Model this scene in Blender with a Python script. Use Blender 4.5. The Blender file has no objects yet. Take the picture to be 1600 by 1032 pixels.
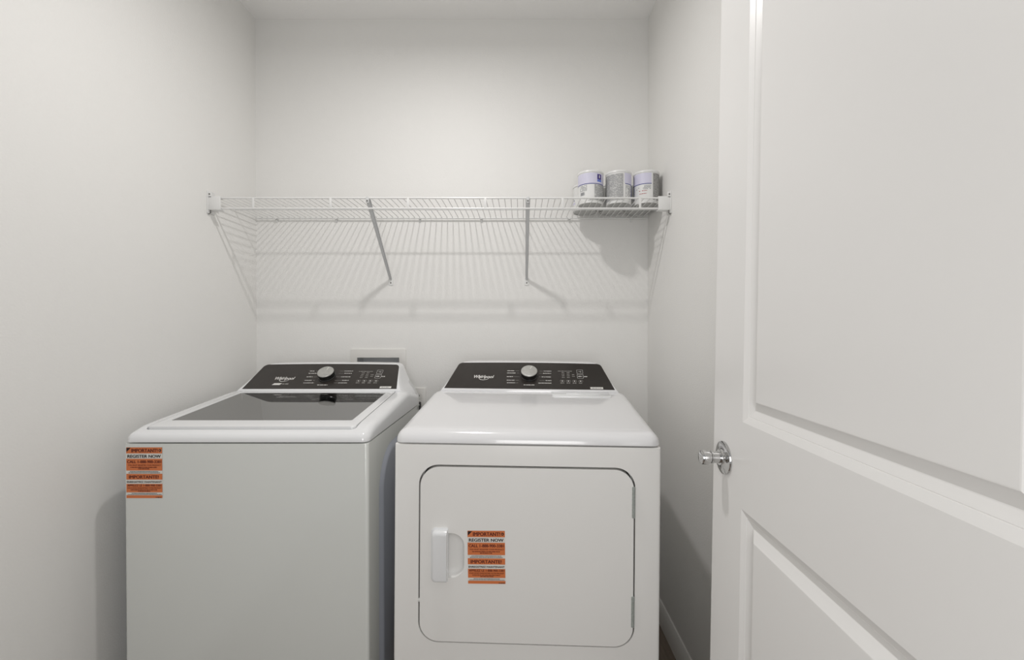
import bpy, bmesh, math, random
from mathutils import Matrix, Vector
random.seed(4)
S = bpy.context.scene
C = bpy.data.collections.new('laundry_room'); S.collection.children.link(C)
R = math.radians

# ------------------------------------------------------------------ camera
CAM_Z = 1.295
cam = bpy.data.cameras.new('camera'); co = bpy.data.objects.new('camera', cam); C.objects.link(co)
cam.sensor_width = 36; cam.lens = 676/1600*36; cam.shift_x = -13/1600
co.location = (0, 0, CAM_Z); co.rotation_euler = (R(90-0.42), 0, 0)
cam.clip_start = .02
S.camera = co

# ------------------------------------------------------------------ light and exposure
W = bpy.data.worlds.new('hall_light'); S.world = W; W.use_nodes = True
bg = W.node_tree.nodes['Background']; bg.inputs[0].default_value = (.97, .985, 1, 1); bg.inputs[1].default_value = .40
L = bpy.data.lights.new('lamp_light', 'AREA'); L.shape = 'DISK'; L.size = .075; L.energy = 11; L.color = (1, .978, .966)
lo = bpy.data.objects.new('lamp_light', L); C.objects.link(lo); lo.location = (-.333, 1.11, 2.625)
H = bpy.data.lights.new('hall_fill', 'AREA'); H.shape = 'RECTANGLE'; H.size = .6; H.size_y = .8; H.energy = 9.8; H.color = (1, .985, .975)
ho = bpy.data.objects.new('hall_fill', H); C.objects.link(ho); ho.location = (.02, -.62, 1.20); ho.rotation_euler = (R(90), 0, R(2))   # unseen fill added behind the camera, standing in for hall light
S.view_settings.view_transform = 'Standard'; S.view_settings.look = 'None'
S.view_settings.gamma = 1; S.view_settings.use_curve_mapping = False
S.view_settings.exposure = -0.13

# ------------------------------------------------------------------ materials
def srgb(r, g, b):
    f = lambda c: (c/255/12.92) if c/255 <= .04045 else ((c/255+.055)/1.055)**2.4
    return (f(r), f(g), f(b), 1)
def mat(name, col, rough=.5, metal=0, coat=0, spec=.5, bump=None, noise=None):
    m = bpy.data.materials.new(name); m.use_nodes = True
    nt = m.node_tree; p = nt.nodes['Principled BSDF']
    p.inputs['Base Color'].default_value = col; p.inputs['Roughness'].default_value = rough
    p.inputs['Metallic'].default_value = metal; p.inputs['Coat Weight'].default_value = coat
    p.inputs['Specular IOR Level'].default_value = spec
    tc = nt.nodes.new('ShaderNodeTexCoord')
    if bump:
        sc, st, di = bump
        n = nt.nodes.new('ShaderNodeTexNoise'); n.inputs['Scale'].default_value = sc; n.inputs['Detail'].default_value = 3
        b = nt.nodes.new('ShaderNodeBump'); b.inputs['Strength'].default_value = st; b.inputs['Distance'].default_value = di
        nt.links.new(tc.outputs['Object'], n.inputs['Vector']); nt.links.new(n.outputs['Fac'], b.inputs['Height'])
        nt.links.new(b.outputs['Normal'], p.inputs['Normal'])
    sc, amt = noise or (6, .03)
    n = nt.nodes.new('ShaderNodeTexNoise'); n.inputs['Scale'].default_value = sc; n.inputs['Detail'].default_value = 4
    r = nt.nodes.new('ShaderNodeValToRGB')
    r.color_ramp.elements[0].position = .3; r.color_ramp.elements[1].position = .7
    r.color_ramp.elements[0].color = [c*(1-amt) for c in col[:3]]+[1]; r.color_ramp.elements[1].color = [min(1, c*(1+amt)) for c in col[:3]]+[1]
    nt.links.new(tc.outputs['Object'], n.inputs['Vector']); nt.links.new(n.outputs['Fac'], r.inputs['Fac'])
    nt.links.new(r.outputs['Color'], p.inputs['Base Color'])
    return m
M = {}
M['wall'] = mat('wall_paint', srgb(236, 235, 232), .62, bump=(190, .15, .004), noise=(2, .006))
M['ceil'] = mat('ceiling_paint', srgb(246, 245, 243), .8, bump=(120, .2, .004), noise=(2, .006))
M['trim'] = mat('trim_paint', srgb(228, 226, 222), .35, noise=(3, .006))
M['door'] = mat('door_paint', srgb(238, 237, 235), .30, noise=(3, .006), bump=(60, .02, .002))
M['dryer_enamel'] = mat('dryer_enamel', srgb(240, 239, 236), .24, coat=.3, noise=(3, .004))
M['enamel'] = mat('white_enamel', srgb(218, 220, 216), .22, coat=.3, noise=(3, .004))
M['plastic'] = mat('white_plastic', srgb(234, 235, 236), .16, coat=.5, noise=(3, .004))
M['dplastic'] = mat('dryer_top_enamel', srgb(232, 232, 233), .13, coat=.5, noise=(3, .004))
M['shaded_side'] = mat('shaded_side_enamel', srgb(172, 176, 186), .25, coat=.3, noise=(3, .004))  # blue-grey washer sides, colour darkened to hold the shade of the gap
M['black'] = mat('console_black', srgb(50, 46, 43), .22, noise=(30, .05))
M['knobside'] = mat('knob_black', srgb(30, 30, 29), .25)
M['knobface'] = mat('knob_brushed_metal', srgb(190, 190, 186), .35, metal=.55, noise=(90, .08))
M['mark'] = mat('console_print', srgb(222, 220, 216), .5)
M['mark2'] = mat('console_print_dim', srgb(165, 162, 157), .5)
M['dark'] = mat('rubber_black', srgb(22, 22, 22), .6)
M['gap'] = mat('gasket_grey', srgb(70, 70, 68), .7)
M['wire'] = mat('white_wire_coating', srgb(228, 228, 226), .35)
M['brace'] = mat('brace_coating', srgb(205, 206, 206), .4)
M['screw'] = mat('screw_steel', srgb(120, 118, 115), .4, metal=.6)
M['chrome'] = mat('chrome', srgb(205, 205, 205), .07, metal=1)
M['steel'] = mat('hinge_steel', srgb(168, 174, 170), .4, metal=.25, noise=(200, .15))
M['tub'] = mat('tub_grey', srgb(214, 213, 210), .4)
M['basket'] = mat('basket_steel', srgb(165, 163, 160), .35, metal=.2)
M['orange'] = mat('sticker_orange', srgb(214, 120, 68), .5)
M['paper'] = mat('sticker_white', srgb(226, 224, 218), .5)
M['ink'] = mat('sticker_ink', srgb(38, 26, 24), .6)
M['brownink'] = mat('sticker_brown_ink', srgb(100, 35, 22), .6)
M['can'] = mat('can_white', srgb(228, 228, 226), .35)
M['cansteel'] = mat('can_base_metal', srgb(190, 190, 188), .4, metal=.3)
M['lavender'] = mat('label_lavender', srgb(212, 210, 228), .4)
M['navy'] = mat('label_navy', srgb(60, 68, 135), .4)
M['purple'] = mat('label_purple', srgb(62, 40, 128), .4)
M['blue'] = mat('label_blue', srgb(95, 120, 205), .4)
M['greyink'] = mat('label_grey_ink', srgb(120, 122, 128), .5)
M['greylabel'] = mat('label_grey', srgb(196, 196, 194), .45)
M['darkgrey'] = mat('label_charcoal', srgb(140, 138, 136), .45)
M['red'] = mat('label_red', srgb(170, 70, 72), .5)
M['boxgrey'] = mat('outlet_box_inside', srgb(205, 207, 209), .5)
M['brass'] = mat('valve_metal', srgb(150, 140, 120), .35, metal=.9)

def plank_mat():
    m = bpy.data.materials.new('wood_look_vinyl'); m.use_nodes = True; nt = m.node_tree; p = nt.nodes['Principled BSDF']
    tc = nt.nodes.new('ShaderNodeTexCoord'); mp = nt.nodes.new('ShaderNodeMapping'); mp.inputs['Scale'].default_value = (28, 1.6, 1)
    n = nt.nodes.new('ShaderNodeTexNoise'); n.inputs['Scale'].default_value = 2; n.inputs['Detail'].default_value = 6
    r = nt.nodes.new('ShaderNodeValToRGB')
    r.color_ramp.elements[0].color = srgb(92, 80, 70); r.color_ramp.elements[1].color = srgb(140, 126, 112)
    nt.links.new(tc.outputs['Object'], mp.inputs['Vector']); nt.links.new(mp.outputs['Vector'], n.inputs['Vector'])
    nt.links.new(n.outputs['Fac'], r.inputs['Fac']); nt.links.new(r.outputs['Color'], p.inputs['Base Color'])
    p.inputs['Roughness'].default_value = .42
    return m
M['plank'] = plank_mat()

def glass_mat():
    m = bpy.data.materials.new('tinted_lid_glass'); m.use_nodes = True; nt = m.node_tree; nt.nodes.clear()
    o = nt.nodes.new('ShaderNodeOutputMaterial'); mx = nt.nodes.new('ShaderNodeMixShader')
    t = nt.nodes.new('ShaderNodeBsdfTransparent'); t.inputs[0].default_value = (.92, .93, .93, 1)
    g = nt.nodes.new('ShaderNodeBsdfGlossy'); g.inputs['Roughness'].default_value = .02; g.inputs[0].default_value = (.95, .95, .95, 1)
    f = nt.nodes.new('ShaderNodeFresnel'); f.inputs['IOR'].default_value = 2.6
    ad = nt.nodes.new('ShaderNodeMath'); ad.inputs[1].default_value = .10; nt.links.new(f.outputs[0], ad.inputs[0]); nt.links.new(ad.outputs[0], mx.inputs[0]); nt.links.new(t.outputs[0], mx.inputs[1]); nt.links.new(g.outputs[0], mx.inputs[2])
    nt.links.new(mx.outputs[0], o.inputs[0]); return m
M['glass'] = glass_mat()

# ------------------------------------------------------------------ helpers
def finish(me, smooth=30):
    if smooth:
        me.polygons.foreach_set('use_smooth', [True]*len(me.polygons))
        me.set_sharp_from_angle(angle=R(smooth))
def obj(name, bm, m, parent=None, smooth=30):
    """link a bmesh as ONE mesh object; m: material key or list of keys"""
    if id(bm) not in KEEP: bmesh.ops.recalc_face_normals(bm, faces=bm.faces)
    KEEP.discard(id(bm))
    me = bpy.data.meshes.new(name); bm.to_mesh(me); bm.free()
    for k in ([m] if isinstance(m, str) else m): me.materials.append(M[k])
    finish(me, smooth)
    o = bpy.data.objects.new(name, me); C.objects.link(o); o.parent = parent
    return o
def thing(name, label, cat, loc=(0, 0, 0), rot=(0, 0, 0), group=None):
    o = bpy.data.objects.new(name, None); C.objects.link(o); o.empty_display_size = .05
    o.location = loc; o.rotation_euler = rot; o['label'] = label; o['category'] = cat
    if group: o['group'] = group
    return o
def struct(o, label=None, cat=None):
    o['kind'] = 'structure'
    if label: o['label'] = label
    if cat: o['category'] = cat
    return o
KEEP = set(); PARENT = [None]
I4 = Matrix.Identity(4)
def box(bm, x0, x1, y0, y1, z0, z1, bev=0, seg=2, mi=0, mtx=I4):
    b = bmesh.new()
    vs = [b.verts.new((x, y, z)) for x in (x0, x1) for y in (y0, y1) for z in (z0, z1)]
    for f in ((0, 1, 3, 2), (4, 6, 7, 5), (0, 4, 5, 1), (2, 3, 7, 6), (0, 2, 6, 4), (1, 5, 7, 3)):
        b.faces.new([vs[i] for i in f])
    if bev: bmesh.ops.bevel(b, geom=b.edges[:], offset=bev, segments=seg, profile=.5, affect='EDGES')
    merge(bm, b, mtx, mi)
def merge(bm, b, mtx=I4, mi=0):
    b.verts.index_update()
    vm = [bm.verts.new(mtx @ v.co) for v in b.verts]
    for f in b.faces:
        try:
            nf = bm.faces.new([vm[v.index] for v in f.verts]); nf.material_index = mi
        except ValueError: pass
    b.free()
def prism(bm, pts, n0, n1, mtx=I4, mi=0, bev=0, seg=2, hole=None):
    """extrude a 2-D outline (u, v) from n0 to n1 along the third axis of mtx"""
    b = bmesh.new()
    a = [b.verts.new((p[0], p[1], n0)) for p in pts]; c = [b.verts.new((p[0], p[1], n1)) for p in pts]
    n = len(pts)
    b.faces.new(a[::-1]); top = b.faces.new(c)
    for i in range(n): b.faces.new((a[i], a[(i+1) % n], c[(i+1) % n], c[i]))
    if bev: bmesh.ops.bevel(b, geom=list(top.edges), offset=bev, segments=seg, profile=.5, affect='EDGES')
    merge(bm, b, mtx, mi)
def rrect(x0, x1, y0, y1, r, n=8, side=1):
    """rounded rectangle; side > 1 adds points along each side"""
    rs = r if isinstance(r, (tuple, list)) else (r, r, r, r)
    cs = [(x1-rs[0], y0+rs[0], -90, rs[0]), (x1-rs[1], y1-rs[1], 0, rs[1]), (x0+rs[2], y1-rs[2], 90, rs[2]), (x0+rs[3], y0+rs[3], 180, rs[3])]
    out = []
    for cx, cy, a0, rr in cs:
        arc = [(cx+rr*math.cos(R(a0+90*i/n)), cy+rr*math.sin(R(a0+90*i/n))) for i in range(n+1)]
        if out and side > 1:
            p, q = out[-1], arc[0]
            out += [(p[0]+(q[0]-p[0])*k/side, p[1]+(q[1]-p[1])*k/side) for k in range(1, side)]
        out += arc
    if side > 1:
        p, q = out[-1], out[0]
        out += [(p[0]+(q[0]-p[0])*k/side, p[1]+(q[1]-p[1])*k/side) for k in range(1, side)]
    return out
def tube(bm, pts, r, n=8, mi=0, mtx=I4, caps=True):
    b = bmesh.new(); rings = []
    pts = [Vector(p) for p in pts]
    for i, p in enumerate(pts):
        d = (pts[min(i+1, len(pts)-1)]-pts[max(i-1, 0)]).normalized()
        up = Vector((0, 0, 1)) if abs(d.z) < .9 else Vector((1, 0, 0))
        s = d.cross(up).normalized(); t = s.cross(d)
        rings.append([b.verts.new(p+(s*math.cos(2*math.pi*k/n)+t*math.sin(2*math.pi*k/n))*r) for k in range(n)])
    for a, c in zip(rings, rings[1:]):
        for k in range(n): b.faces.new((a[k], a[(k+1) % n], c[(k+1) % n], c[k]))
    if caps: b.faces.new(rings[0][::-1]); b.faces.new(rings[-1])
    merge(bm, b, mtx, mi)
def lathe(bm, prof, n=32, mtx=I4, mi=0):
    """prof: (radius, height) pairs, spun about the third axis"""
    b = bmesh.new(); rings = []
    for r, z in prof:
        if r < 1e-6: rings.append([b.verts.new((0, 0, z))])
        else: rings.append([b.verts.new((r*math.cos(2*math.pi*k/n), r*math.sin(2*math.pi*k/n), z)) for k in range(n)])
    for a, c in zip(rings, rings[1:]):
        for k in range(n):
            k2 = (k+1) % n
            if len(a) == 1 and len(c) == 1: continue
            if len(a) == 1: b.faces.new((a[0], c[k2], c[k]))
            elif len(c) == 1: b.faces.new((a[k], a[k2], c[0]))
            else: b.faces.new((a[k], a[k2], c[k2], c[k]))
    merge(bm, b, mtx, mi)
def cut(o, cutter_bm):
    """subtract a closed mesh from an object's mesh, keeping the result as plain mesh"""
    bmesh.ops.recalc_face_normals(cutter_bm, faces=cutter_bm.faces)
    me = bpy.data.meshes.new('c'); cutter_bm.to_mesh(me); cutter_bm.free()
    c = bpy.data.objects.new('c', me); C.objects.link(c)
    c.parent = o.parent
    md = o.modifiers.new('b', 'BOOLEAN'); md.operation = 'DIFFERENCE'; md.solver = 'EXACT'; md.object = c
    dg = bpy.context.evaluated_depsgraph_get(); dg.update()
    new = bpy.data.meshes.new_from_object(o.evaluated_get(dg))
    o.modifiers.clear(); old = o.data; nm = old.name; o.data = new; bpy.data.meshes.remove(old); new.name = nm
    bpy.data.objects.remove(c); bpy.data.meshes.remove(me)
    finish(o.data)
def text(bm, s, u, v, w, h, mtx=I4, mi=0, n=.0004, shear=0, bold=.0):
    """lettering fitted to a box w wide and h high whose lower left corner is (u, v)"""
    cu = bpy.data.curves.new('t', 'FONT'); cu.body = s; cu.size = 1; cu.resolution_u = 3
    o = bpy.data.objects.new('t', cu); C.objects.link(o)
    dg = bpy.context.evaluated_depsgraph_get(); dg.update()
    me = bpy.data.meshes.new_from_object(o.evaluated_get(dg))
    bpy.data.objects.remove(o); bpy.data.curves.remove(cu)
    xs = [q.co.x for q in me.vertices]; ys = [q.co.y for q in me.vertices]
    x0, x1, y0, y1 = min(xs), max(xs), min(ys), max(ys)
    for du, dv in ([(-1, 0), (1, 0), (0, .6), (0, -.6)] if bold else [(0, 0)]):     # heavier strokes: the same outlines laid over each other
        vm = []
        for q in me.vertices:
            a = (q.co.x-x0)/(x1-x0)*w; c = (q.co.y-y0)/(y1-y0)*h
            vm.append(bm.verts.new(mtx @ Vector((u+a+shear*c+du*bold*h, v+c+dv*bold*h, n+.00002*du))))
        for f in me.polygons:
            try: nf = bm.faces.new([vm[i] for i in f.vertices]); nf.material_index = mi
            except ValueError: pass
    bpy.data.meshes.remove(me)
def quad(bm, u0, u1, v0, v1, mtx=I4, mi=0, n=.0003):
    f = bm.faces.new([bm.verts.new(mtx @ Vector(p)) for p in ((u0, v0, n), (u1, v0, n), (u1, v1, n), (u0, v1, n))]); f.material_index = mi
def words(bm, u0, u1, v0, v1, mtx=I4, mi=0, n=.0004, unit=None):
    """a line of print too small to read: runs of short strokes"""
    h = v1-v0; u = u0; unit = unit or h*.55
    while u < u1-unit*.5:
        k = random.choice((2, 3, 4, 5, 6))
        for _ in range(k):
            if u > u1-unit*.4: break
            t = random.choice((0, .25)); quad(bm, u, min(u+unit*.72, u1), v0+h*t*.4, v1-h*t*.6, mtx, mi, n); u += unit
        u += unit*.6
def frame(o, u, v):
    u = Vector(u).normalized(); v = Vector(v).normalized(); n = u.cross(v)
    return Matrix(((u.x, v.x, n.x, o[0]), (u.y, v.y, n.y, o[1]), (u.z, v.z, n.z, o[2]), (0, 0, 0, 1)))

# ------------------------------------------------------------------ the room
XL, XR, YB, YF, ZF, ZC = -1.2433, .6005, 2.04, -.55, .04, 2.74
def slab(name, *a, m='wall'):
    b = bmesh.new(); box(b, *a); return struct(obj(name, b, m))
slab('wall_left', XL-.1, XL, YF, YB+.1, ZF-.02, ZC+.02)
slab('wall_right', XR, XR+.1, YF, YB+.1, ZF-.02, ZC+.02)
back = slab('wall_back', XL, XR, YB, YB+.12, ZF-.02, ZC+.02)
BX0, BX1, BZ0, BZ1 = -.768, -.570, .985, 1.150     # opening of the washer outlet box
b = bmesh.new(); box(b, BX0-.006, BX1+.006, YB-.05, YB+.085, BZ0-.006, BZ1+.006); cut(back, b)
slab('ceiling', XL, XR, YF, YB, ZC, ZC+.1, m='ceil')
fl = slab('floor', XL-.1, XR+.1, YF, YB+.1, ZF-.08, ZF-.006, m='gap')
# vinyl planks running towards the back wall
pm = bmesh.new(); box(pm, 0, .176, 0, 1.216, -.006, 0, bev=.0012, seg=1)
p0 = obj('plank', pm, 'plank', fl, smooth=0)
pw, pl = .178, 1.22; first = True; x = XL-.06; row = 0
while x < XR+.05:
    y = YF-.3-[0, .42, .81][row % 3]
    while y < YB+.05:
        if y+pl > YF:
            o = p0 if first else p0.copy()
            if not first: C.objects.link(o)
            o.location = (x, y, ZF); first = False
        y += pl
    x += pw; row += 1
def baseboard(name, pts_len, loc, rz):
    b = bmesh.new()
    prof = [(0, 0), (.014, 0), (.014, .066), (.011, .072), (.009, .082), (.005, .089), (0, .09)]
    mt = Matrix(((0, 0, 1, 0), (-1, 0, 0, 0), (0, 1, 0, 0), (0, 0, 0, 1)))
    prism(b, prof, 0, pts_len, mt)
    o = obj(name, b, 'trim'); o.location = loc; o.rotation_euler = (0, 0, rz); return struct(o)
baseboard('baseboard_back', XR-XL, (XL, YB, ZF), 0)
baseboard('baseboard_right', YB-YF, (XR, YB, ZF), R(-90))
baseboard('baseboard_left', YB-YF, (XL, YF, ZF), R(90))

# ------------------------------------------------------------------ the open panel door
def build_door():
    LW, T, Z0, Z1 = .797, .035, .012, 2.42
    b = bmesh.new()
    st = .1335; xs0, xs1 = st-.013, LW-st
    panels = [(.24, .926-ZF), (1.102-ZF, 2.29)]
    q = lambda x0, x1, z0, z1, y=0: b.faces.new([b.verts.new(p) for p in ((x0, y, z0), (x0, y, z1), (x1, y, z1), (x1, y, z0))])
    prof = [(0, 0), (.0125, .0050), (.0133, .0062), (.0145, .0060), (.0270, .0110), (.0285, .0112), (.0440, .0035), (.0475, .0016), (.049, .0014)]
    for side in (0, 1):
        yy = 0 if side == 0 else -T; sg = -1 if side == 0 else 1
        q(0, xs0, Z0, Z1, yy); q(xs1, LW, Z0, Z1, yy)
        zz = [Z0, panels[0][0], panels[0][1], panels[1][0], panels[1][1], Z1]
        for k in (0, 2, 4): q(xs0, xs1, zz[k], zz[k+1], yy)
    q2 = lambda a: b.faces.new([b.verts.new(p) for p in a])
    q2(((0, 0, Z0), (0, 0, Z1), (0, -T, Z1), (0, -T, Z0))); q2(((LW, 0, Z0), (LW, 0, Z1), (LW, -T, Z1), (LW, -T, Z0)))
    q2(((0, 0, Z0), (LW, 0, Z0), (LW, -T, Z0), (0, -T, Z0))); q2(((0, 0, Z1), (LW, 0, Z1), (LW, -T, Z1), (0, -T, Z1)))
    # bevelled long edges come with a small weld
    bmesh.ops.remove_doubles(b, verts=b.verts, dist=1e-5)
    d = obj('door_1', b, 'door', smooth=0)
    for z0, z1 in panels:
        b = bmesh.new()
        for yy, sg in ((0, -1), (-T, 1)):
            rings = []
            for di, de in prof:
                rings.append([b.verts.new((x, yy+sg*de, z)) for x, z in ((xs0+di, z0+di), (xs1-di, z0+di), (xs1-di, z1-di), (xs0+di, z1-di))])
            for a, c in zip(rings, rings[1:]):
                for k in range(4): b.faces.new((a[k], a[(k+1) % 4], c[(k+1) % 4], c[k]))
            b.faces.new(rings[-1])
        obj('panel', b, 'door', d, smooth=0)
    # knobs, one on each face, with latch plate in the edge
    kx, kz = LW-.055, 1.006-ZF
    for yy, nv in ((0, 1), (-T, -1)):
        mt = Matrix.Translation((kx, yy, kz)) @ Matrix.Rotation(R(-90*nv), 4, 'X')
        b = bmesh.new(); lathe(b, [(.0355, 0), (.0362, .002), (.0355, .0042), (.032, .0056), (.027, .0062), (.019, .0078), (.0165, .0095), (.0165, .012), (0, .012)], 40, mt)
        k = obj('door_handle', b, 'chrome', d)
        b = bmesh.new(); lathe(b, [(0, .010), (.0125, .010), (.0125, .026), (.0142, .0275), (.0142, .030), (.0115, .031), (.0115, .0335), (.0152, .0345), (.0156, .037), (.0156, .0485), (.0145, .0515), (.011, .0535), (0, .054)], 32, mt)
        if nv == 1:
            obj('knob', b, 'chrome', k)
        else:
            obj('knob', b, 'chrome', k)
    b = bmesh.new(); box(b, LW-.0005, LW+.0012, -T/2-.0125, -T/2+.0125, kz-.029, kz+.029, bev=.0005)
    box(b, LW, LW+.009, -T/2-.006, -T/2+.006, kz-.008, kz+.008, bev=.002); obj('latch_plate', b, 'chrome', d)
    for hz in (.2, 1.2, 2.22):
        b = bmesh.new(); tube(b, [(-.006, .004, hz-.045), (-.006, .004, hz+.045)], .006, 12); box(b, -.0008, .0004, -T+.004, -.001, hz-.045, hz+.045); obj('hinge', b, 'chrome', d)
    d.location = (.4347-.0135, .213, ZF); d.rotation_euler = (R(.8), 0, R(88.73))
    struct(d, 'white two-panel interior door standing open along the right wall, with a chrome knob', 'door')
build_door()

# ------------------------------------------------------------------ appliances
def deck_mesh(hw, dep, z0, ztop, r, rc, front_r):
    """top cover: upright rim that rounds over into a top whose height follows ztop(y)"""
    b = bmesh.new(); rings = []
    spec = [(0, 0, None)]
    steps = [(0, None, 0)]+[(1-math.cos(R(a)), None, math.sin(R(a))) for a in (15, 30, 45, 60, 75, 90)]
    def ring(inset, zf):
        pts = rrect(-hw+inset, hw-inset, inset, dep-inset, max(rc-inset, .004), 6, 22)
        return [b.verts.new((x, y, zf(x, y))) for x, y in pts]
    rings.append(ring(0.0006, lambda x, y: z0)); rings.append(ring(0, lambda x, y: z0+.001))
    for c, _, s in steps:
        rings.append(ring(c*r, lambda x, y, s=s: max(z0+.003, ztop(y)-r*(1-s))))
    t = r+.02
    while t < min(hw, dep/2)-.01:
        rings.append(ring(t, lambda x, y: ztop(y))); t += .03
    for a, c in zip(rings, rings[1:]):
        n = len(a)
        for k in range(n): b.faces.new((a[k], a[(k+1) % n], c[(k+1) % n], c[k]))
    b.faces.new(rings[0][::-1]); b.faces.new(rings[-1])
    return b
def console_mesh(pts, yb, zb, yt, zt, yr, inset=.0):
    """white console housing: its outline (x, z) pushed from the leaning front plane to the rear"""
    sl = (yt-yb)/(zt-zb)
    b = bmesh.new()
    fr = lambda z: yb+(z-zb)*sl if z > zb-.004 else yb-.004*sl
    full = [(x, z) for x, z in pts]+[(-x, z) for x, z in pts[::-1] if x > 1e-6]
    cz = zb+.02
    def ring(k, dy):
        return [b.verts.new((x*(1-k), fr(z)+dy, z-(z-cz)*k)) for x, z in full]
    e = .004
    r0 = [b.verts.new((x*(1-.010), fr(z), z-(.0025 if z > zt-.02 else 0))) for x, z in full]
    for v in r0: v.co.y = fr(v.co.z)
    r1 = [b.verts.new((x*(1-.003), fr(z)+.0006, z-(.0006 if z > zt-.02 else 0))) for x, z in full]
    r2 = [b.verts.new((x, fr(z)+.004, z)) for x, z in full]
    mids = [[b.verts.new((x, (fr(z)+.004)*(1-t)+yr*t, z)) for x, z in full] for t in (.25, .5, .75, .97)]
    r4 = [b.verts.new((x*.985, yr, z-.004 if z > zb+.01 else z)) for x, z in full]
    rings = [r0, r1, r2]+mids+[r4]
    n = len(full)
    for a, c in zip(rings, rings[1:]):
        for k in range(n): b.faces.new((a[k], a[(k+1) % n], c[(k+1) % n], c[k]))
    for rr in (r0, r4):
        for i in range(n//2):
            q = [rr[i], rr[i+1], rr[(n-2-i) % n], rr[(n-1-i) % n]]
            q = [v for k, v in enumerate(q) if v not in q[:k]]
            if len(q) > 2:
                try: b.faces.new(q)
                except ValueError: pass
    return b
def console_logo(bm, mt, lft):
    # logo: wordmark with the ring swoosh under and over it
    u0, v0 = lft['logo']
    text(bm, 'Whirlpool', u0, v0, .078, .0215, mt, 0, shear=.22, bold=.022)
    cx, cy = u0+.046, v0+.008
    pr = None
    for k in range(25):
        a = R(-250+k*11.5); w = .0007+.0016*math.sin(math.pi*k/24)
        px, py = cx+.019*math.cos(a)+.004*math.sin(a), cy+.0125*math.sin(a)
        qx, qy = cx+(.019+w)*math.cos(a)+.004*math.sin(a), cy+(.0125+w)*math.sin(a)
        cur = (bm.verts.new(mt @ Vector((px, py, .0005))), bm.verts.new(mt @ Vector((qx, qy, .0005))))
        if pr: bm.faces.new((pr[0], cur[0], cur[1], pr[1]))
        pr = cur
def console_marks(bm, mt, lft, rgt, vs, kc, btn_u, tag, eco):
    lb = bmesh.new(); console_logo(lb, mt, lft); KEEP.add(id(lb)); obj('logo', lb, 'mark', PARENT[0], 0)
    if eco:
        bmq = [(-.197, .021), (-.166, .021), (-.160, .0315), (-.191, .0315)]
        bm.faces.new([bm.verts.new(mt @ Vector((p[0], p[1], .0004))) for p in bmq])
        words(bm, -.158, -.132, .024, .030, mt, 1)
    # cycle names either side of the dial with a thin leader to it
    for (ua, ub), (uc, ud), v in zip(lft['rows'], rgt['rows'], vs):
        words(bm, ua, ub, v-.0020, v+.0020, mt, 0); quad(bm, ub+.003, kc-.038-abs(v-.07)*.1, v-.0004, v+.0004, mt, 1)
        words(bm, uc, ud, v-.0020, v+.0020, mt, 0); quad(bm, kc+.038+abs(v-.07)*.1, uc-.003, v-.0004, v+.0004, mt, 1)
    words(bm, kc-.02, kc+.022, .019, .0235, mt, 0)
    # status lamps and key legends
    def outline(u0, u1, v0, v1, r=.002, t=.0008, mi=0):
        P = rrect(u0, u1, v0, v1, r, 3); Q = rrect(u0+t, u1-t, v0+t, v1-t, max(r-t, .0005), 3)
        a = [bm.verts.new(mt @ Vector((p[0], p[1], .0004))) for p in P]; c = [bm.verts.new(mt @ Vector((p[0], p[1], .0004))) for p in Q]
        for k in range(len(a)):
            f = bm.faces.new((a[k], a[(k+1) % len(a)], c[(k+1) % len(a)], c[k])); f.material_index = mi
    B = btn_u
    outline(B, B+.024, .088, .111); text(bm, '>||', B+.007, .095, .010, .009, mt, 0)
    outline(B, B+.024, .061, .084); words(bm, B+.004, B+.020, .070, .075, mt, 0)
    words(bm, B+.026, B+.040, .069, .074, mt, 0)
    words(bm, B-.075, B-.018, .1005, .104, mt, 1)
    for i, uu in enumerate((B-.060, B-.040, B-.020)):
        for j in range(4 if i < 2 else 2):
            words(bm, uu, uu+.011, .092-j*.0095-(.012 if i == 2 else 0), .0955-j*.0095-(.012 if i == 2 else 0), mt, 1)
    for i in range(4):
        uu = B-.068+i*.0235
        outline(uu, uu+.017, .039, .051, .005, .0007, 1); quad(bm, uu+.006, uu+.011, .043, .047, mt, 0, .0004)
        words(bm, uu+.001, uu+.016, .0315, .0355, mt, 1)
def tag_mesh(mt, u0, u1, v0, v1):
    b = bmesh.new(); quad(b, u0, u1, v0, v1, mt, 0, .0008)
    words(b, u0+.006, u1-.006, v0+.003, v1-.0035, mt, 1, .0012); return b
def dial(parent, mt, kc, kv, ang):
    m = mt @ Matrix.Translation((kc, kv, 0))
    b = bmesh.new(); lathe(b, [(.034, 0), (.034, .002), (.0315, .004), (.0305, .020), (.0315, .0225)], 48, m)
    k = obj('dial', b, 'knobside', parent)
    b = bmesh.new(); lathe(b, [(.0315, .0215), (.0318, .0245), (.0305, .0262), (.0285, .0266), (0, .0262)], 48, m); f = obj('dial_face', b, 'knobface', k)
    b = bmesh.new()
    mm = m @ Matrix.Rotation(R(-ang), 4, 'Z')
    prism(b, [(-.0013, .010), (.0013, .010), (.0016, .028), (-.0016, .028)], .0262, .0270, mm); obj('pointer', b, 'mark', k)
def panel_outline(hb, ht, L, arch=.004):
    """glass-black face: trapezoid with rounded top corners and a slightly arched top"""
    pts = [(-hb, 0), (hb, 0)]
    r = .020
    e = lambda t: hb+(ht-hb)*t
    for k in range(7):
        a = R(15+k*75/6); pts.append((ht+.0008-r+r*math.cos(a), L-r+r*math.sin(a)))
    for k in range(1, 12):
        t = 1-k/6; pts.append((t*(ht-r), L+arch*(1-t*t)))
    for k in range(7):
        a = R(90+k*75/6); pts.append((-(ht+.0008)+r+r*math.cos(a), L-r+r*math.sin(a)))
    return pts
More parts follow.
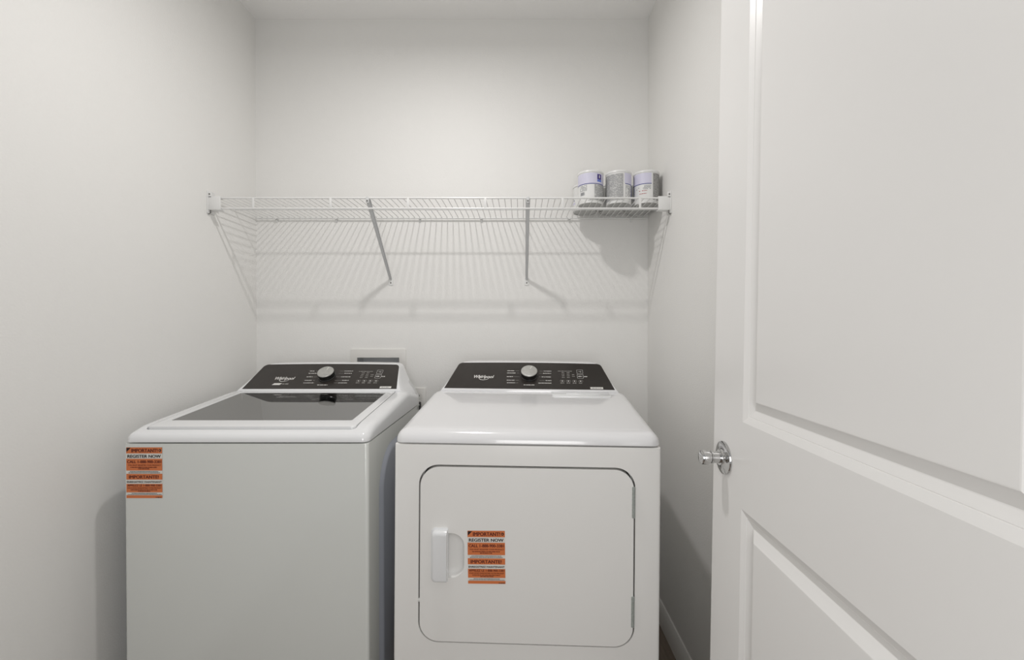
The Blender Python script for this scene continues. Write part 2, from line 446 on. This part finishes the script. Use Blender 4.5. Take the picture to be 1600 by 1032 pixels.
def sticker_mesh(mt, w=.1035, h=.1455):
    """registration sticker; materials: orange, paper, ink, brown ink"""
    b = bmesh.new(); quad(b, 0, w, 0, h, mt, 1, .0004)
    V = lambda y: h*(1-(y-105)/835)
    for a, c in ((105, 205), (292, 487), (540, 636), (706, 846), (893, 940)): quad(b, 0, w, V(c), V(a), mt, 0, .0007)
    T = lambda s, u0, u1, y0, y1, mi, bold=.02: text(b, s, u0*w, V(y1), (u1-u0)*w, V(y0)-V(y1), mt, mi, .0011, bold=bold)
    f = b.faces.new([b.verts.new(mt @ Vector((p[0]*w, V(p[1]), .0011))) for p in ((.01, 112), (.01, 180), (.13, 112))]); f.material_index = 2
    T('IMPORTANT!', .15, .87, 128, 186, 3, .05); 
    f = b.faces.new([b.verts.new(mt @ Vector((.935*w+.0042*math.cos(R(k*30)), V(155)+.0042*math.sin(R(k*30)), .0011))) for k in range(12)]); f.material_index = 2
    f = b.faces.new([b.verts.new(mt @ Vector((.935*w+p[0], V(155)+p[1], .0014))) for p in ((-.002, -.0022), (.0026, 0), (-.002, .0022))]); f.material_index = 0
    T('REGISTER NOW', .04, .96, 228, 276, 2, .05)
    T('CALL 1-888-900-3381', .03, .97, 318, 364, 3, .05)
    T('YOU MUST REGISTER YOUR PRODUCT', .05, .97, 388, 410, 3, .03)
    words(b, .12*w, .86*w, V(442), V(424), mt, 3, .0011); words(b, .33*w, .65*w, V(466), V(448), mt, 3, .0011)
    words(b, .1*w, .9*w, V(509), V(497), mt, 2, .0009, .0009); words(b, .06*w, .94*w, V(531), V(518), mt, 2, .0009, .0009)
    T('IMPORTANTE!', .08, .90, 566, 618, 3, .05)
    T('ENREGISTREZ MAINTENANT', .02, .98, 660, 688, 2, .04)
    T('APPELEZ LE 1-888-900-3381', .03, .97, 714, 748, 3, .04)
    T('VOUS DEVEZ ENREGISTRER VOTRE PRODUIT', .03, .97, 764, 784, 3, .03)
    words(b, .12*w, .86*w, V(812), V(796), mt, 3, .0011); words(b, .33*w, .68*w, V(834), V(819), mt, 3, .0011)
    words(b, .15*w, .85*w, V(868), V(856), mt, 2, .0009, .0009); words(b, .04*w, .98*w, V(886), V(875), mt, 2, .0009, .0009)
    words(b, .82*w, .99*w, V(935), V(920), mt, 2, .0011)
    KEEP.add(id(b))
    return b
def cabinet_mesh(hw, dep, z0, z1, rc=.010):
    b = bmesh.new(); prism(b, rrect(-hw, hw, 0, dep, rc, 5), z0, z1, bev=.0015); return b

# ---- washer
def build_washer():
    w = thing('washing_machine', 'white top-loading washing machine with a tinted glass lid, left of the dryer', 'washing machine', (-.7905, 1.243, ZF))
    dz = -ZF
    HW, D, ZS = .352, .644, .962
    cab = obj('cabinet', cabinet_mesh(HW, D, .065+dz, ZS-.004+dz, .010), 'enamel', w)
    b = bmesh.new(); lathe(b, [(0, .55), (.247, .55), (.247, 1.2), (0, 1.2)], 64, Matrix.Translation((-.004, .29, dz))); cut(cab, b)
    # pressed side panels with a big rounded upper corner
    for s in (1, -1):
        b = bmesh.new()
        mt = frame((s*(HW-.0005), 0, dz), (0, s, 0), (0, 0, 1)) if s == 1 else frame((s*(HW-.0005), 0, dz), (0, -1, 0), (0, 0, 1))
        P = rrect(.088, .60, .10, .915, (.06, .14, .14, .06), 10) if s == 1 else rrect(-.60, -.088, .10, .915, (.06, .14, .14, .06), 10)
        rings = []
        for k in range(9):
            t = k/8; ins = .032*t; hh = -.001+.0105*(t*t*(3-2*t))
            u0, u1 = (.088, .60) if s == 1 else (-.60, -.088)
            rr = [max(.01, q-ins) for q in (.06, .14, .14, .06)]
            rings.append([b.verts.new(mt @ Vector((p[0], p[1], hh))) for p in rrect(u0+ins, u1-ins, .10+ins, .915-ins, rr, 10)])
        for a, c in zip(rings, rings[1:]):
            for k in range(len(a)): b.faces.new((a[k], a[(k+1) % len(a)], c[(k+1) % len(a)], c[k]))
        b.faces.new(rings[-1]); b.faces.new(rings[0][::-1]); obj('side_panel', b, 'shaded_side', w)
    b = bmesh.new(); box(b, -HW+.02, HW-.02, .03, D-.02, .055+dz, .07+dz); obj('base_frame', b, 'gap', w)
    for sx in (-1, 1):
        for y in (.06, D-.06):
            b = bmesh.new(); lathe(b, [(0, 0), (.022, 0), (.022, .012), (.009, .014), (.009, .03), (0, .03)], 20, Matrix.Translation((sx*(HW-.06), y, 0))); obj('foot', b, 'dark', w)
    def zt(y):
        if y < .02: return .991
        if y < .06: return .991+(.0125)*((y-.02)/.04)**.8
        if y < .455: return 1.0035+.1*(y-.06)
        return max(1.004, 1.043-.039*(y-.455)/(D-.455))
    dk = obj('top_cover', deck_mesh(HW, D, ZS, zt, .024, .022, .03), 'plastic', w)
    sh = lambda y: .1*(y-.03)
    LX0, LX1, LY0, LY1 = -.311, .303, .029, .452
    def sheared(pts, z0, z1, bev=0, seg=2):
        b = bmesh.new(); prism(b, pts, z0, z1, bev=bev, seg=seg)
        for v in b.verts: v.co.z += sh(v.co.y)
        return b
    # the well under the lid
    b = sheared(rrect(LX0-.003, LX1+.003, LY0-.004, LY1+.002, .014, 5), .9865, 1.2); cut(dk, b)
    b = sheared(rrect(LX0+.02, LX1-.02, LY0+.05, LY1-.02, .03, 5), .975, 1.1); cut(dk, b)
    b = bmesh.new(); lathe(b, [(0, .9), (.205, .9), (.205, 1.2), (0, 1.2)], 64, Matrix.Translation((-.004, .262, 0)) @ Matrix.Diagonal((1.2, .86, 1, 1))); cut(dk, b)
    for v in dk.data.vertices: v.co.z += dz
    # lid frame and glass
    lid = obj('lid', sheared(rrect(LX0, LX1, LY0, LY1, .013, 6), .9885, 1.001, bev=.004, seg=3), 'plastic', w)
    GX0, GX1, GY0, GY1 = -.286, .272, .088, .424
    b = sheared(rrect(GX0, GX1, GY0, GY1, .006, 4), .9, 1.2); cut(lid, b)
    for v in lid.data.vertices: v.co.z += dz
    b = sheared(rrect(GX0+.0003, GX1-.0003, GY0+.0003, GY1-.0003, .006, 4), .9955, 1.0003)
    for v in b.verts: v.co.z += dz
    obj('lid_glass', b, 'glass', lid, smooth=0)
    # tub ring and basket below the glass
    b = bmesh.new(); mt = Matrix.Translation((-.004, .29, dz))
    lathe(b, [(.243, .968), (.243, .60), (.20, .58), (.06, .58), (.05, .60), (0, .60), (0, .592), (.045, .592), (.055, .572), (.20, .572), (.246, .597), (.246, .968)], 64, mt)
    tub = obj('basket', b, 'basket', w)
    b = bmesh.new(); lathe(b, [(.244, .957), (.215, .9575), (.200, .950), (.196, .935), (.199, .932), (.205, .945), (.218, .953), (.244, .953)], 64, mt); obj('basket_ring', b, 'tub', tub)
    b = bmesh.new(); lathe(b, [(.062, .60), (.06, .61), (.045, .66), (.04, .86), (.034, .89), (0, .895)], 32, mt); obj('agitator', b, 'plastic', tub)
    # console
    YB_, ZB, YT, ZT = .457, 1.051, .577, 1.136
    pts = [(0, ZT+.0062), (.14, ZT+.0057), (.24, ZT+.0040), (.262, ZT+.003), (.274, ZT-.002), (.2815, ZT-.009), (.2855, ZT-.018),
           (.296, ZT-.045), (.305, ZT-.065), (.312, ZB+.008), (.320, ZB-.005), (.330, ZB-.018), (.340, ZB-.036), (.3455, ZB-.05), (.3485, ZB-.07), (.3485, ZS+.002)]
    b = console_mesh(pts[::-1], YB_, ZB, YT, ZT, D)
    for v in b.verts: v.co.z += dz
    cons = obj('console', b, 'plastic', w, 40)
    L_ = math.hypot(YT-YB_, ZT-ZB)
    mt = frame((0, YB_, ZB+dz), (1, 0, 0), (0, YT-YB_, ZT-ZB))
    b = bmesh.new(); prism(b, panel_outline(.3035, .283, L_), -.001, .0006, mt); fp = obj('control_panel', b, 'black', cons)
    mt2 = mt @ Matrix.Translation((0, 0, .0006))
    b = bmesh.new(); PARENT[0] = cons
    console_marks(b, mt2, dict(logo=(-.205, .047), rows=[(-.078, -.057), (-.078, -.038), (-.077, -.052), (-.077, -.047), (-.076, -.035)]),
                  dict(rows=[(.064, .101), (.069, .101), (.062, .101), (.074, .100), (.063, .101)]), (.1046, .0907, .0692, .0482, .0332), .004, .200, None, True)
    KEEP.add(id(b)); obj('panel_print', b, ['mark', 'mark2'], cons, 0)['kind'] = 'stuff'
    b = tag_mesh(mt2, .236, .281, .002, .0125); KEEP.add(id(b)); obj('rating_tag', b, ['paper', 'greyink'], cons, 0)
    dial(cons, mt2, .004, .073, 12)
    # sticker on the cabinet front
    b = sticker_mesh(frame((-.3435, -.0002, .8015+dz), (1, 0, 0), (0, 0, 1)), .1035, .1465)
    obj('sticker', b, ['orange', 'paper', 'ink', 'brownink'], w, 0)
    b = bmesh.new(); box(b, HW-.002, HW+.004, D-.016, D-.004, .935+dz, .955+dz, bev=.002); obj('cover_clip', b, 'dark', w)
    return w
build_washer()

# ---- dryer
def build_dryer():
    w = thing('clothes_dryer', 'white front-loading clothes dryer with a closed square door, right of the washer', 'dryer', (.0108, 1.1865, ZF), (R(-.25), R(.4), R(-1.9)))
    dz = -ZF
    HW, D, ZS = .3675, .66, .970
    cab = obj('cabinet', cabinet_mesh(HW, D, .06+dz, ZS-.004+dz, .008), 'dryer_enamel', w)
    DX, DZ0, DZ1, RD = .2985, .4163, .9107, .056
    ft = frame((0, 0, dz), (1, 0, 0), (0, 0, 1))      # third axis points out of the front
    b = bmesh.new(); prism(b, rrect(-DX, DX, DZ0, DZ1, RD, 10), -.036, .02, ft); cut(cab, b)
    b = bmesh.new(); prism(b, rrect(-DX+.002, DX-.002, DZ0+.002, DZ1-.002, RD, 10), -.0355, -.034, ft); obj('door_seal', b, 'gap', cab)
    b = bmesh.new(); prism(b, rrect(-DX+.0046, DX-.0046, DZ0+.0042, DZ1-.0058, RD-.003, 10), -.032, .0022, ft, bev=.0042, seg=4)
    dr = obj('door', b, 'dryer_enamel', w)
    # scooped finger pocket beside the grip
    b = bmesh.new(); P = rrect(-.250, -.170, .598, .722, (.036, .036, .01, .01), 8)
    bb = bmesh.new(); rings = []
    for k in range(9):
        a = R(90*k/8); ins = .021*(1-math.cos(a)); dep = .004-.017*math.sin(a)
        if k == 0: ins, dep = -.001, .012
        pts = rrect(-.250+ins*.2, -.170-ins, .598+ins, .722-ins, (max(.036-ins, .01), max(.036-ins, .01), .008, .008), 8)
        rings.append([bb.verts.new(ft @ Vector((p[0], p[1], dep))) for p in pts])
    for a, c in zip(rings, rings[1:]):
        for k in range(len(a)): bb.faces.new((a[k], a[(k+1) % len(a)], c[(k+1) % len(a)], c[k]))
    bb.faces.new(rings[0][::-1]); bb.faces.new(rings[-1]); b.free(); cut(dr, bb)
    b = bmesh.new()
    prism(b, rrect(-.2625, -.2155, .586, .7365, (.002, .002, .012, .012), 6), -.002, .0035, ft, bev=.002)
    rings = []
    for i in range(10):
        a = R(90*max(0, i-1)/8); ins = .0085*(1-math.cos(a)); n = .002 if i == 0 else .011+.009*math.sin(a)
        P = rrect(-.2590+ins, -.2165-ins*.12, .591+ins, .732-ins*1.3, (.0015, .0015, .010, .010), 6)
        rings.append([b.verts.new(ft @ Vector((p[0], p[1], n))) for p in P])
    for a, c in zip(rings, rings[1:]):
        for k in range(len(a)): b.faces.new((a[k], a[(k+1) % len(a)], c[(k+1) % len(a)], c[k]))
    b.faces.new(rings[-1]); b.faces.new(rings[0][::-1])
    obj('handle', b, 'plastic', dr)
    for z0, z1 in ((.7754, .860), (.4767, .5596)):
        b = bmesh.new(); m = ft
        tube(b, [(DX-.0055, -.0035, z0+dz), (DX-.0055, -.0035, z1+dz)], .0040, 10)
        for k in range(6):
            zz = z0+(z1-z0)*(k+.5)/6; tube(b, [(DX-.0055, -.0035, zz-.0005+dz), (DX-.0055, -.0035, zz+.0005+dz)], .0044, 10)
        obj('hinge', b, 'steel', w)
    b = bmesh.new(); box(b, -DX-.001, -DX+.006, -.001, .01, .528+dz, .536+dz, bev=.001); obj('latch_stop', b, 'enamel', w)
    sm = frame((-.1590, -.0022, .5835+dz), (1, 0, .016), (-.02, 0, 1))
    obj('sticker', sticker_mesh(sm, .1035, .1465), ['orange', 'paper', 'ink', 'brownink'], dr, 0)
    for sx in (-1, 1):
        for y in (.06, D-.06):
            b = bmesh.new(); lathe(b, [(0, 0), (.022, 0), (.022, .012), (.009, .014), (.009, .03), (0, .03)], 20, Matrix.Translation((sx*(HW-.06), y, 0))); obj('foot', b, 'dark', w)
    def zt(y):
        if y < .06: return 1.003+.006*(y/.06)
        if y < .454: return 1.009+.1065*(y-.06)
        return max(1.004, 1.051-.045*(y-.454)/(D-.454))
    b = deck_mesh(HW+.0015, D, ZS, zt, .031, .03, .03)
    for v in b.verts: v.co.z += dz
    dk = obj('top_cover', b, 'dplastic', w)
    # lint screen flap let into the top
    mt = frame((0, .454, zt(.4539)+dz), (1, 0, 0), (0, 1, .1065))
    b = bmesh.new(); prism(b, rrect(.085, .300, -.078, -.006, (.012, .004, .004, .012), 5), .0, .0022, mt, bev=.0015); ls = obj('lint_screen_cover', b, 'plastic', w)
    b = bmesh.new(); prism(b, rrect(.135, .262, -.040, -.026, .003, 4), .002, .0042, mt, bev=.0012); obj('finger_grip', b, 'plastic', ls)
    YB_, ZB, YT, ZT = .4536, 1.0606, .5734, 1.1483
    pts = [(0, ZT+.0062), (.14, ZT+.0057), (.24, ZT+.0040), (.268, ZT+.003), (.280, ZT-.002), (.2875, ZT-.009), (.2915, ZT-.018),
           (.304, ZT-.045), (.317, ZT-.065), (.326, ZB+.008), (.335, ZB-.005), (.345, ZB-.018), (.355, ZB-.036), (.3615, ZB-.05), (.3665, ZB-.07), (.3665, ZS+.002)]
    b = console_mesh(pts[::-1], YB_, ZB, YT, ZT, D)
    for v in b.verts: v.co.z += dz
    cons = obj('console', b, 'dplastic', w, 40)
    L_ = math.hypot(YT-YB_, ZT-ZB)
    mt = frame((0, YB_, ZB+dz), (1, 0, 0), (0, YT-YB_, ZT-ZB))
    b = bmesh.new(); prism(b, panel_outline(.3245, .2895, L_), -.001, .0006, mt); obj('control_panel', b, 'black', cons)
    mt2 = mt @ Matrix.Translation((0, 0, .0006))
    b = bmesh.new(); PARENT[0] = cons
    console_marks(b, mt2, dict(logo=(-.222, .052), rows=[(-.088, -.059), (-.088, -.054), (-.088, -.063), (-.087, -.057), (-.086, -.054)]),
                  dict(rows=[(.057, .087), (.054, .087), (.048, .087), (.064, .087), (.036, .087)]), (.1013, .088, .067, .0465, .032), -.0005, .188, None, False)
    KEEP.add(id(b)); obj('panel_print', b, ['mark', 'mark2'], cons, 0)['kind'] = 'stuff'
    b = tag_mesh(mt2, .233, .281, .002, .0125); KEEP.add(id(b)); obj('rating_tag', b, ['paper', 'greyink'], cons, 0)
    dial(cons, mt2, -.0005, .075, 22)
    return w
build_dryer()

# ------------------------------------------------------------------ wire shelf
SZ, YFR = 1.809, 1.730      # deck height, front lip
def build_shelf():
    s = thing('wire_shelf', 'long white wire shelf fixed across the back wall above the machines', 'shelf', (0, YB, 0))
    oy = -YB; RW = .0028
    def rail(name, y, z, r, x0=XL+.02, x1=XR-.02):
        b = bmesh.new(); tube(b, [(x0, y+oy, z), (x1, y+oy, z)], r, 10); return obj(name, b, 'wire', s)
    rail('front_rail', YFR, SZ, .0036, XL+.03, XR-.03); rail('front_rail', YFR, SZ-.0415, .0036, XL+.03, XR-.03)
    rail('middle_rail', YB-.155, SZ-.0045, .0022, XL+.004, XR-.004); rail('back_rail', YB-.012, SZ-.0052, .0034, XL+.006, XR-.006)
    # deck wires, one inch apart
    b = bmesh.new()
    tube(b, [(0, YFR+oy+.001, SZ+.0008), (0, -.010, SZ-.0008)], .0016, 6)
    w0 = obj('wire', b, 'wire', s); n = int((XR-XL-.02)/.0254)
    for k in range(n+1):
        o = w0 if k == 0 else w0.copy()
        if k: C.objects.link(o)
        o.location = (XL+.012+k*.0254, 0, 0)
    b = bmesh.new(); box(b, -.0048, .0048, YFR+oy-.0032, YFR+oy-.0006, SZ-.041, SZ, bev=.001)
    t0 = obj('lip_tie', b, 'wire', s)
    for k in range(6):
        o = t0 if k == 0 else t0.copy()
        if k: C.objects.link(o)
        o.location = (-1.065+.3085*k, 0, 0)
    # end brackets screwed to the side walls
    for sd, xw in ((1, XL), (-1, XR)):
        b = bmesh.new(); X = lambda a, c: (min(xw+sd*a, xw+sd*c), max(xw+sd*a, xw+sd*c))
        x = X(0, .052); box(b, x[0], x[1], YFR+oy-.008, YFR+oy-.004, SZ-.047, SZ+.005, bev=.0012)
        box(b, x[0], x[1], YFR+oy-.007, YFR+oy+.02, SZ+.001, SZ+.006, bev=.001); box(b, x[0], x[1], YFR+oy-.007, YFR+oy+.02, SZ-.049, SZ-.045, bev=.001)
        x = X(0, .004); box(b, x[0], x[1], YFR+oy-.012, YFR+oy+.030, SZ-.062, SZ+.028, bev=.0015)
        x = X(0, .016); box(b, x[0], x[1], YFR+oy-.008, YFR+oy-.004, SZ, SZ+.024, bev=.0015)
        br = obj('end_bracket', b, 'wire', s)
        b = bmesh.new(); xm = xw+sd*.0085
        lathe(b, [(0, .0), (.0032, 0), (.0028, .0012), (0, .0018)], 12, Matrix.Translation((xm, YFR+oy-.008, SZ+.014)) @ Matrix.Rotation(R(90), 4, 'X')); obj('screw', b, 'screw', br)
        b = bmesh.new(); xm = xw+sd*.010
        tube(b, [(xm, YFR+oy-.004, SZ-.048), (xm, YFR+oy-.004, SZ-.060), (xw+sd*.003, YFR+oy-.006, SZ-.066)], .0022, 8); obj('anchor_pin', b, 'screw', br)
    # diagonal braces down to the back wall
    for x in (-.6095, .030):
        b = bmesh.new()
        A = Vector((x, YFR+oy+.004, SZ-.004)); B = Vector((x, -.006, 1.517))
        d = (B-A).normalized(); mt = frame(A, (1, 0, 0), d); Ln = (B-A).length
        # channel: web and two flanges, wider at the top
        prism(b, [(-.0085, 0), (.0085, 0), (.0050, Ln), (-.0050, Ln)], -.001, .001, mt)
        for sg in (-1, 1):
            prism(b, [(sg*.0085, 0), (sg*.0050, Ln), (sg*.0038, Ln), (sg*.0073, 0)], -.001, .008, mt)
        box(b, x-.006, x+.006, YFR+oy-.005, YFR+oy+.006, SZ-.020, SZ+.0045, bev=.0015)
        br = obj('support_brace', b, 'brace', s)
        b = bmesh.new(); prism(b, rrect(x-.0105, x+.0105, 1.490, 1.526, (.006, .002, .002, .006), 4), 0, .003, frame((0, 0, 0), (1, 0, 0), (0, 0, 1)), bev=.001); obj('foot_plate', b, 'wire', br)
        for p in ((x, -.003, 1.502), (x, YFR+oy-.005, SZ-.012)):
            b = bmesh.new(); lathe(b, [(0, 0), (.0034, 0), (.003, .0014), (0, .002)], 12, Matrix.Translation(p) @ Matrix.Rotation(R(90), 4, 'X')); obj('screw', b, 'screw', br)
    # clips pinning the back rail to the wall
    b = bmesh.new(); box(b, -.005, .005, -.017, 0, SZ-.010, SZ-.0012, bev=.0015); box(b, -.0035, .0035, -.004, 0, SZ-.022, SZ-.004, bev=.0012)
    tube(b, [(0, -.002, SZ-.017), (0, -.008, SZ-.017)], .0024, 8)
    c0 = obj('wall_clip', b, 'wire', s)
    for k, px in enumerate((-1.143, -.863, -.471, -.182, .229, .52)):
        o = c0 if k == 0 else c0.copy()
        if k: C.objects.link(o)
        o.location = (px, 0, 0)
build_shelf()

# ------------------------------------------------------------------ paint cans on the shelf
def can(x, y, h, label, kind, rz=0, r=.0535):
    t = thing('paint_can', label, 'paint can', (x, y, SZ+.0022), (0, 0, R(rz)), 'white paint cans on the shelf')
    b = bmesh.new()
    lathe(b, [(0, .003), (r-.004, .003), (r-.0035, 0), (r-.0008, 0), (r, .002), (r-.0006, .005), (r-.0008, h-.012), (r+.0002, h-.010), (r+.0004, h-.007), (r-.002, h-.006), (0, h-.006)], 48)
    obj('can_body', b, ['cansteel' if kind == 'plain' else 'can'], t)
    b = bmesh.new(); lathe(b, [(r-.001, h-.0105), (r+.0012, h-.0095), (r+.0014, h-.004), (r, h-.001), (r-.003, h), (r-.006, h-.001), (r-.009, h-.004), (0, h-.004)], 48); obj('lid', b, 'can', t)
    b = bmesh.new()
    lathe(b, [(0, .0028), (r-.0042, .0028), (r-.0042, .0032)], 48)
    obj('base_disc', b, 'cansteel', t)
    b = bmesh.new(); keys = ['can', 'lavender', 'navy', 'purple', 'blue', 'greyink', 'greylabel', 'darkgrey', 'red', 'mark']
    def patch(t0, t1, z0, z1, m, lift=.0004):
        n = max(1, int(abs(t1-t0)/6)); rr = r-.0006+lift
        v = [[b.verts.new((rr*math.sin(R(t0+(t1-t0)*k/n)), -rr*math.cos(R(t0+(t1-t0)*k/n)), z)) for z in (z0, z1)] for k in range(n+1)]
        for a, c in zip(v, v[1:]): f = b.faces.new((a[0], c[0], c[1], a[1])); f.material_index = keys.index(m)
    def lines(t0, t1, z0, z1, step, m, lift=.0009, dens=.8):
        z = z1
        while z > z0:
            a = t0
            while a < t1:
                wd = random.uniform(2, 7)
                if random.random() < dens: patch(a, min(a+wd, t1), z-step*.45, z, m, lift)
                a += wd+1.6
            z -= step
    H_ = h-.012
    if kind == 'front':
        patch(-130, 100, .006, H_, 'can'); patch(-125, 85, .080, H_-.001, 'lavender', .0006); patch(-110, 74, .0775, .0805, 'navy', .0008)
        patch(22, 45, .0975, .1195, 'purple', .0008); patch(31, 36, .103, .115, 'mark', .0012)
        patch(22, 45, .088, .0968, 'blue', .0008)
        lines(-62, -25, .052, .0735, .0042, 'greyink'); patch_bar(patch, -58, -36, .033, .046)
        patch(8, 78, .010, .077, 'greylabel', .0006); lines(10, 76, .012, .075, .0042, 'greyink')
        lines(-20, 60, .010, .014, .003, 'darkgrey')
    elif kind == 'text':
        patch(-130, 100, .006, H_, 'can'); patch(-110, 10, .010, H_-.004, 'greylabel', .0006); lines(-108, 8, .012, H_-.006, .0036, 'greyink')
        patch(15, 80, .080, H_-.001, 'lavender', .0006); patch(18, 75, .0775, .0805, 'navy', .0008)
        lines(20, 56, .018, .072, .0048, 'greyink'); patch(60, 80, .02, .08, 'navy', .0009)
    elif kind == 'mixed':
        patch(-130, 100, .006, H_, 'can'); patch(-105, 8, .080, H_-.001, 'lavender', .0006); patch(-104, 8, .0775, .0805, 'navy', .0008)
        patch(-112, -98, .02, H_-.002, 'navy', .0009); lines(-88, -76, .03, .07, .006, 'blue', dens=.6)
        lines(-30, 4, .058, .072, .0045, 'greyink'); lines(-64, -40, .052, .066, .005, 'greyink', dens=.5)
        lines(-48, -12, .046, .052, .006, 'red', dens=.9); lines(-46, -14, .034, .040, .006, 'red', dens=.9)
        patch(15, 84, .012, H_-.002, 'darkgrey', .0006); lines(17, 82, .014, H_-.004, .0042, 'greylabel')
    else:
        patch(-130, 100, .006, H_, 'can'); patch(-100, -60, .03, .040, 'lavender', .0006); patch(-74, -66, .046, .050, 'purple', .0008)
    KEEP.add(id(b))
    obj('label', b, keys, t)
def patch_bar(patch, a0, a1, z0, z1):
    a = a0
    while a < a1:
        wd = random.choice((1, 1.8, 2.6)); patch(a, a+wd, z0, z1, 'greyink', .0009); a += wd+random.choice((.9, 1.6))
def text_on(b, keys, r, s, t0, t1, z0, z1):
    v0 = len(b.verts); b2 = bmesh.new(); text(b2, s, 0, 0, 1, 1, bold=.02)
    b2.verts.index_update(); vm = []
    for v in b2.verts:
        a = R(t0+(t1-t0)*v.co.x); rr = r+.0008
        vm.append(b.verts.new((rr*math.sin(a), -rr*math.cos(a), z0+(z1-z0)*v.co.y)))
    for f in b2.faces:
        nf = b.faces.new([vm[v.index] for v in f.verts]); nf.material_index = keys.index('mark')
    b2.free()
can(.2997, 1.851, .137, 'front-row paint can at the left end, lavender band with a purple square', 'front')
can(.4187, 1.851, .137, 'front-row paint can in the middle, its label all fine grey print', 'text')
can(.5370, 1.851, .137, 'front-row paint can nearest the right wall, with red and grey print', 'mixed')
can(.2920, 1.962, .118, 'shorter paint can half hidden behind the left front can', 'plain')
can(.4130, 1.962, .118, 'paint can hidden behind the middle front can, base seen through the wires', 'plain')
can(.5290, 1.962, .118, 'paint can hidden behind the right front can, base seen through the wires', 'plain')

# ------------------------------------------------------------------ wall fittings
def build_outlet_box():
    t = thing('washer_outlet_box', 'white recessed washer water outlet box in the wall behind the washer', 'outlet box', ((BX0+BX1)/2, YB, (BZ0+BZ1)/2))
    hw, hh = (BX1-BX0)/2, (BZ1-BZ0)/2; fw = .041
    mt = frame((0, 0, 0), (1, 0, 0), (0, 0, 1))
    b = bmesh.new(); prism(b, rrect(-hw-fw+.010, hw+fw-.010, -hh-fw, hh+fw, .006, 4), -.0005, .006, mt, bev=.002)
    fr = obj('frame', b, 'trim', t)
    b = bmesh.new(); box(b, -hw, hw, -.05, .05, -hh, hh); cut(fr, b)
    b = bmesh.new(); th = .003
    for a in ((-hw-th, -hw, 0, .078, -hh-th, hh+th), (hw, hw+th, 0, .078, -hh-th, hh+th), (-hw-th, hw+th, 0, .078, hh, hh+th), (-hw-th, hw+th, 0, .078, -hh-th, -hh), (-hw-th, hw+th, .075, .079, -hh-th, hh+th)):
        box(b, *a)
    obj('box_shell', b, 'boxgrey', t)
    for x, c in ((-.05, 'red'), (.05, 'blue')):
        b = bmesh.new(); lathe(b, [(0, -.03), (.012, -.03), (.012, -.012), (.009, -.01), (.009, .012), (0, .014)], 20, Matrix.Translation((x, .04, -.03))); v = obj('valve', b, 'brass', t)
        b = bmesh.new(); box(b, x-.016, x+.016, .032, .038, -.018, -.012, bev=.001); obj('valve_lever', b, c, v)
build_outlet_box()
def build_power_outlet():
    t = thing('wall_outlet', 'white electrical wall plate low on the back wall between washer and dryer', 'wall outlet', (-.480, YB, .95))
    mt = frame((0, 0, 0), (1, 0, 0), (0, 0, 1))
    b = bmesh.new(); prism(b, rrect(-.035, .035, -.0575, .0575, .003, 3), -.0005, .0055, mt, bev=.002); obj('cover_plate', b, 'trim', t)
    for z in (-.02, .02):
        b = bmesh.new(); prism(b, rrect(-.017, .017, z-.014, z+.014, .009, 5), .005, .0068, mt); so = obj('socket', b, 'trim', t)
        b = bmesh.new()
        for x in (-.006, .006): quad(b, x-.001, x+.001, z-.003, z+.005, mt, 0, .0071)
        KEEP.add(id(b)); obj('slot', b, 'dark', so, 0)
    c = thing('power_cord', 'black power cord plugged into the outlet behind the washer', 'cord', (-.480, YB-.007, .93))
    b = bmesh.new(); box(b, -.014, .014, -.030, 0, -.014, .014, bev=.005, seg=3); obj('plug', b, 'dark', c)
    b = bmesh.new(); tube(b, [(0, -.024, 0), (0, -.036, -.006), (.002, -.044, -.03), (.004, -.040, -.10), (.0, -.036, -.3), (-.04, -.036, -.6), (-.1, -.036, -.80)], .0045, 10); obj('cable', b, 'dark', c)
build_power_outlet()
def build_ceiling_lamp():
    t = thing('ceiling_lamp', 'small round white ceiling lamp hanging above the front of the washer', 'ceiling light', (-.333, 1.11, ZC))
    b = bmesh.new(); lathe(b, [(0, 0), (.070, 0), (.070, -.012), (.050, -.030), (.048, -.085), (.046, -.112), (.041, -.112), (.041, -.108), (0, -.108)], 40); obj('lamp_body', b, 'trim', t)
build_ceiling_lamp()
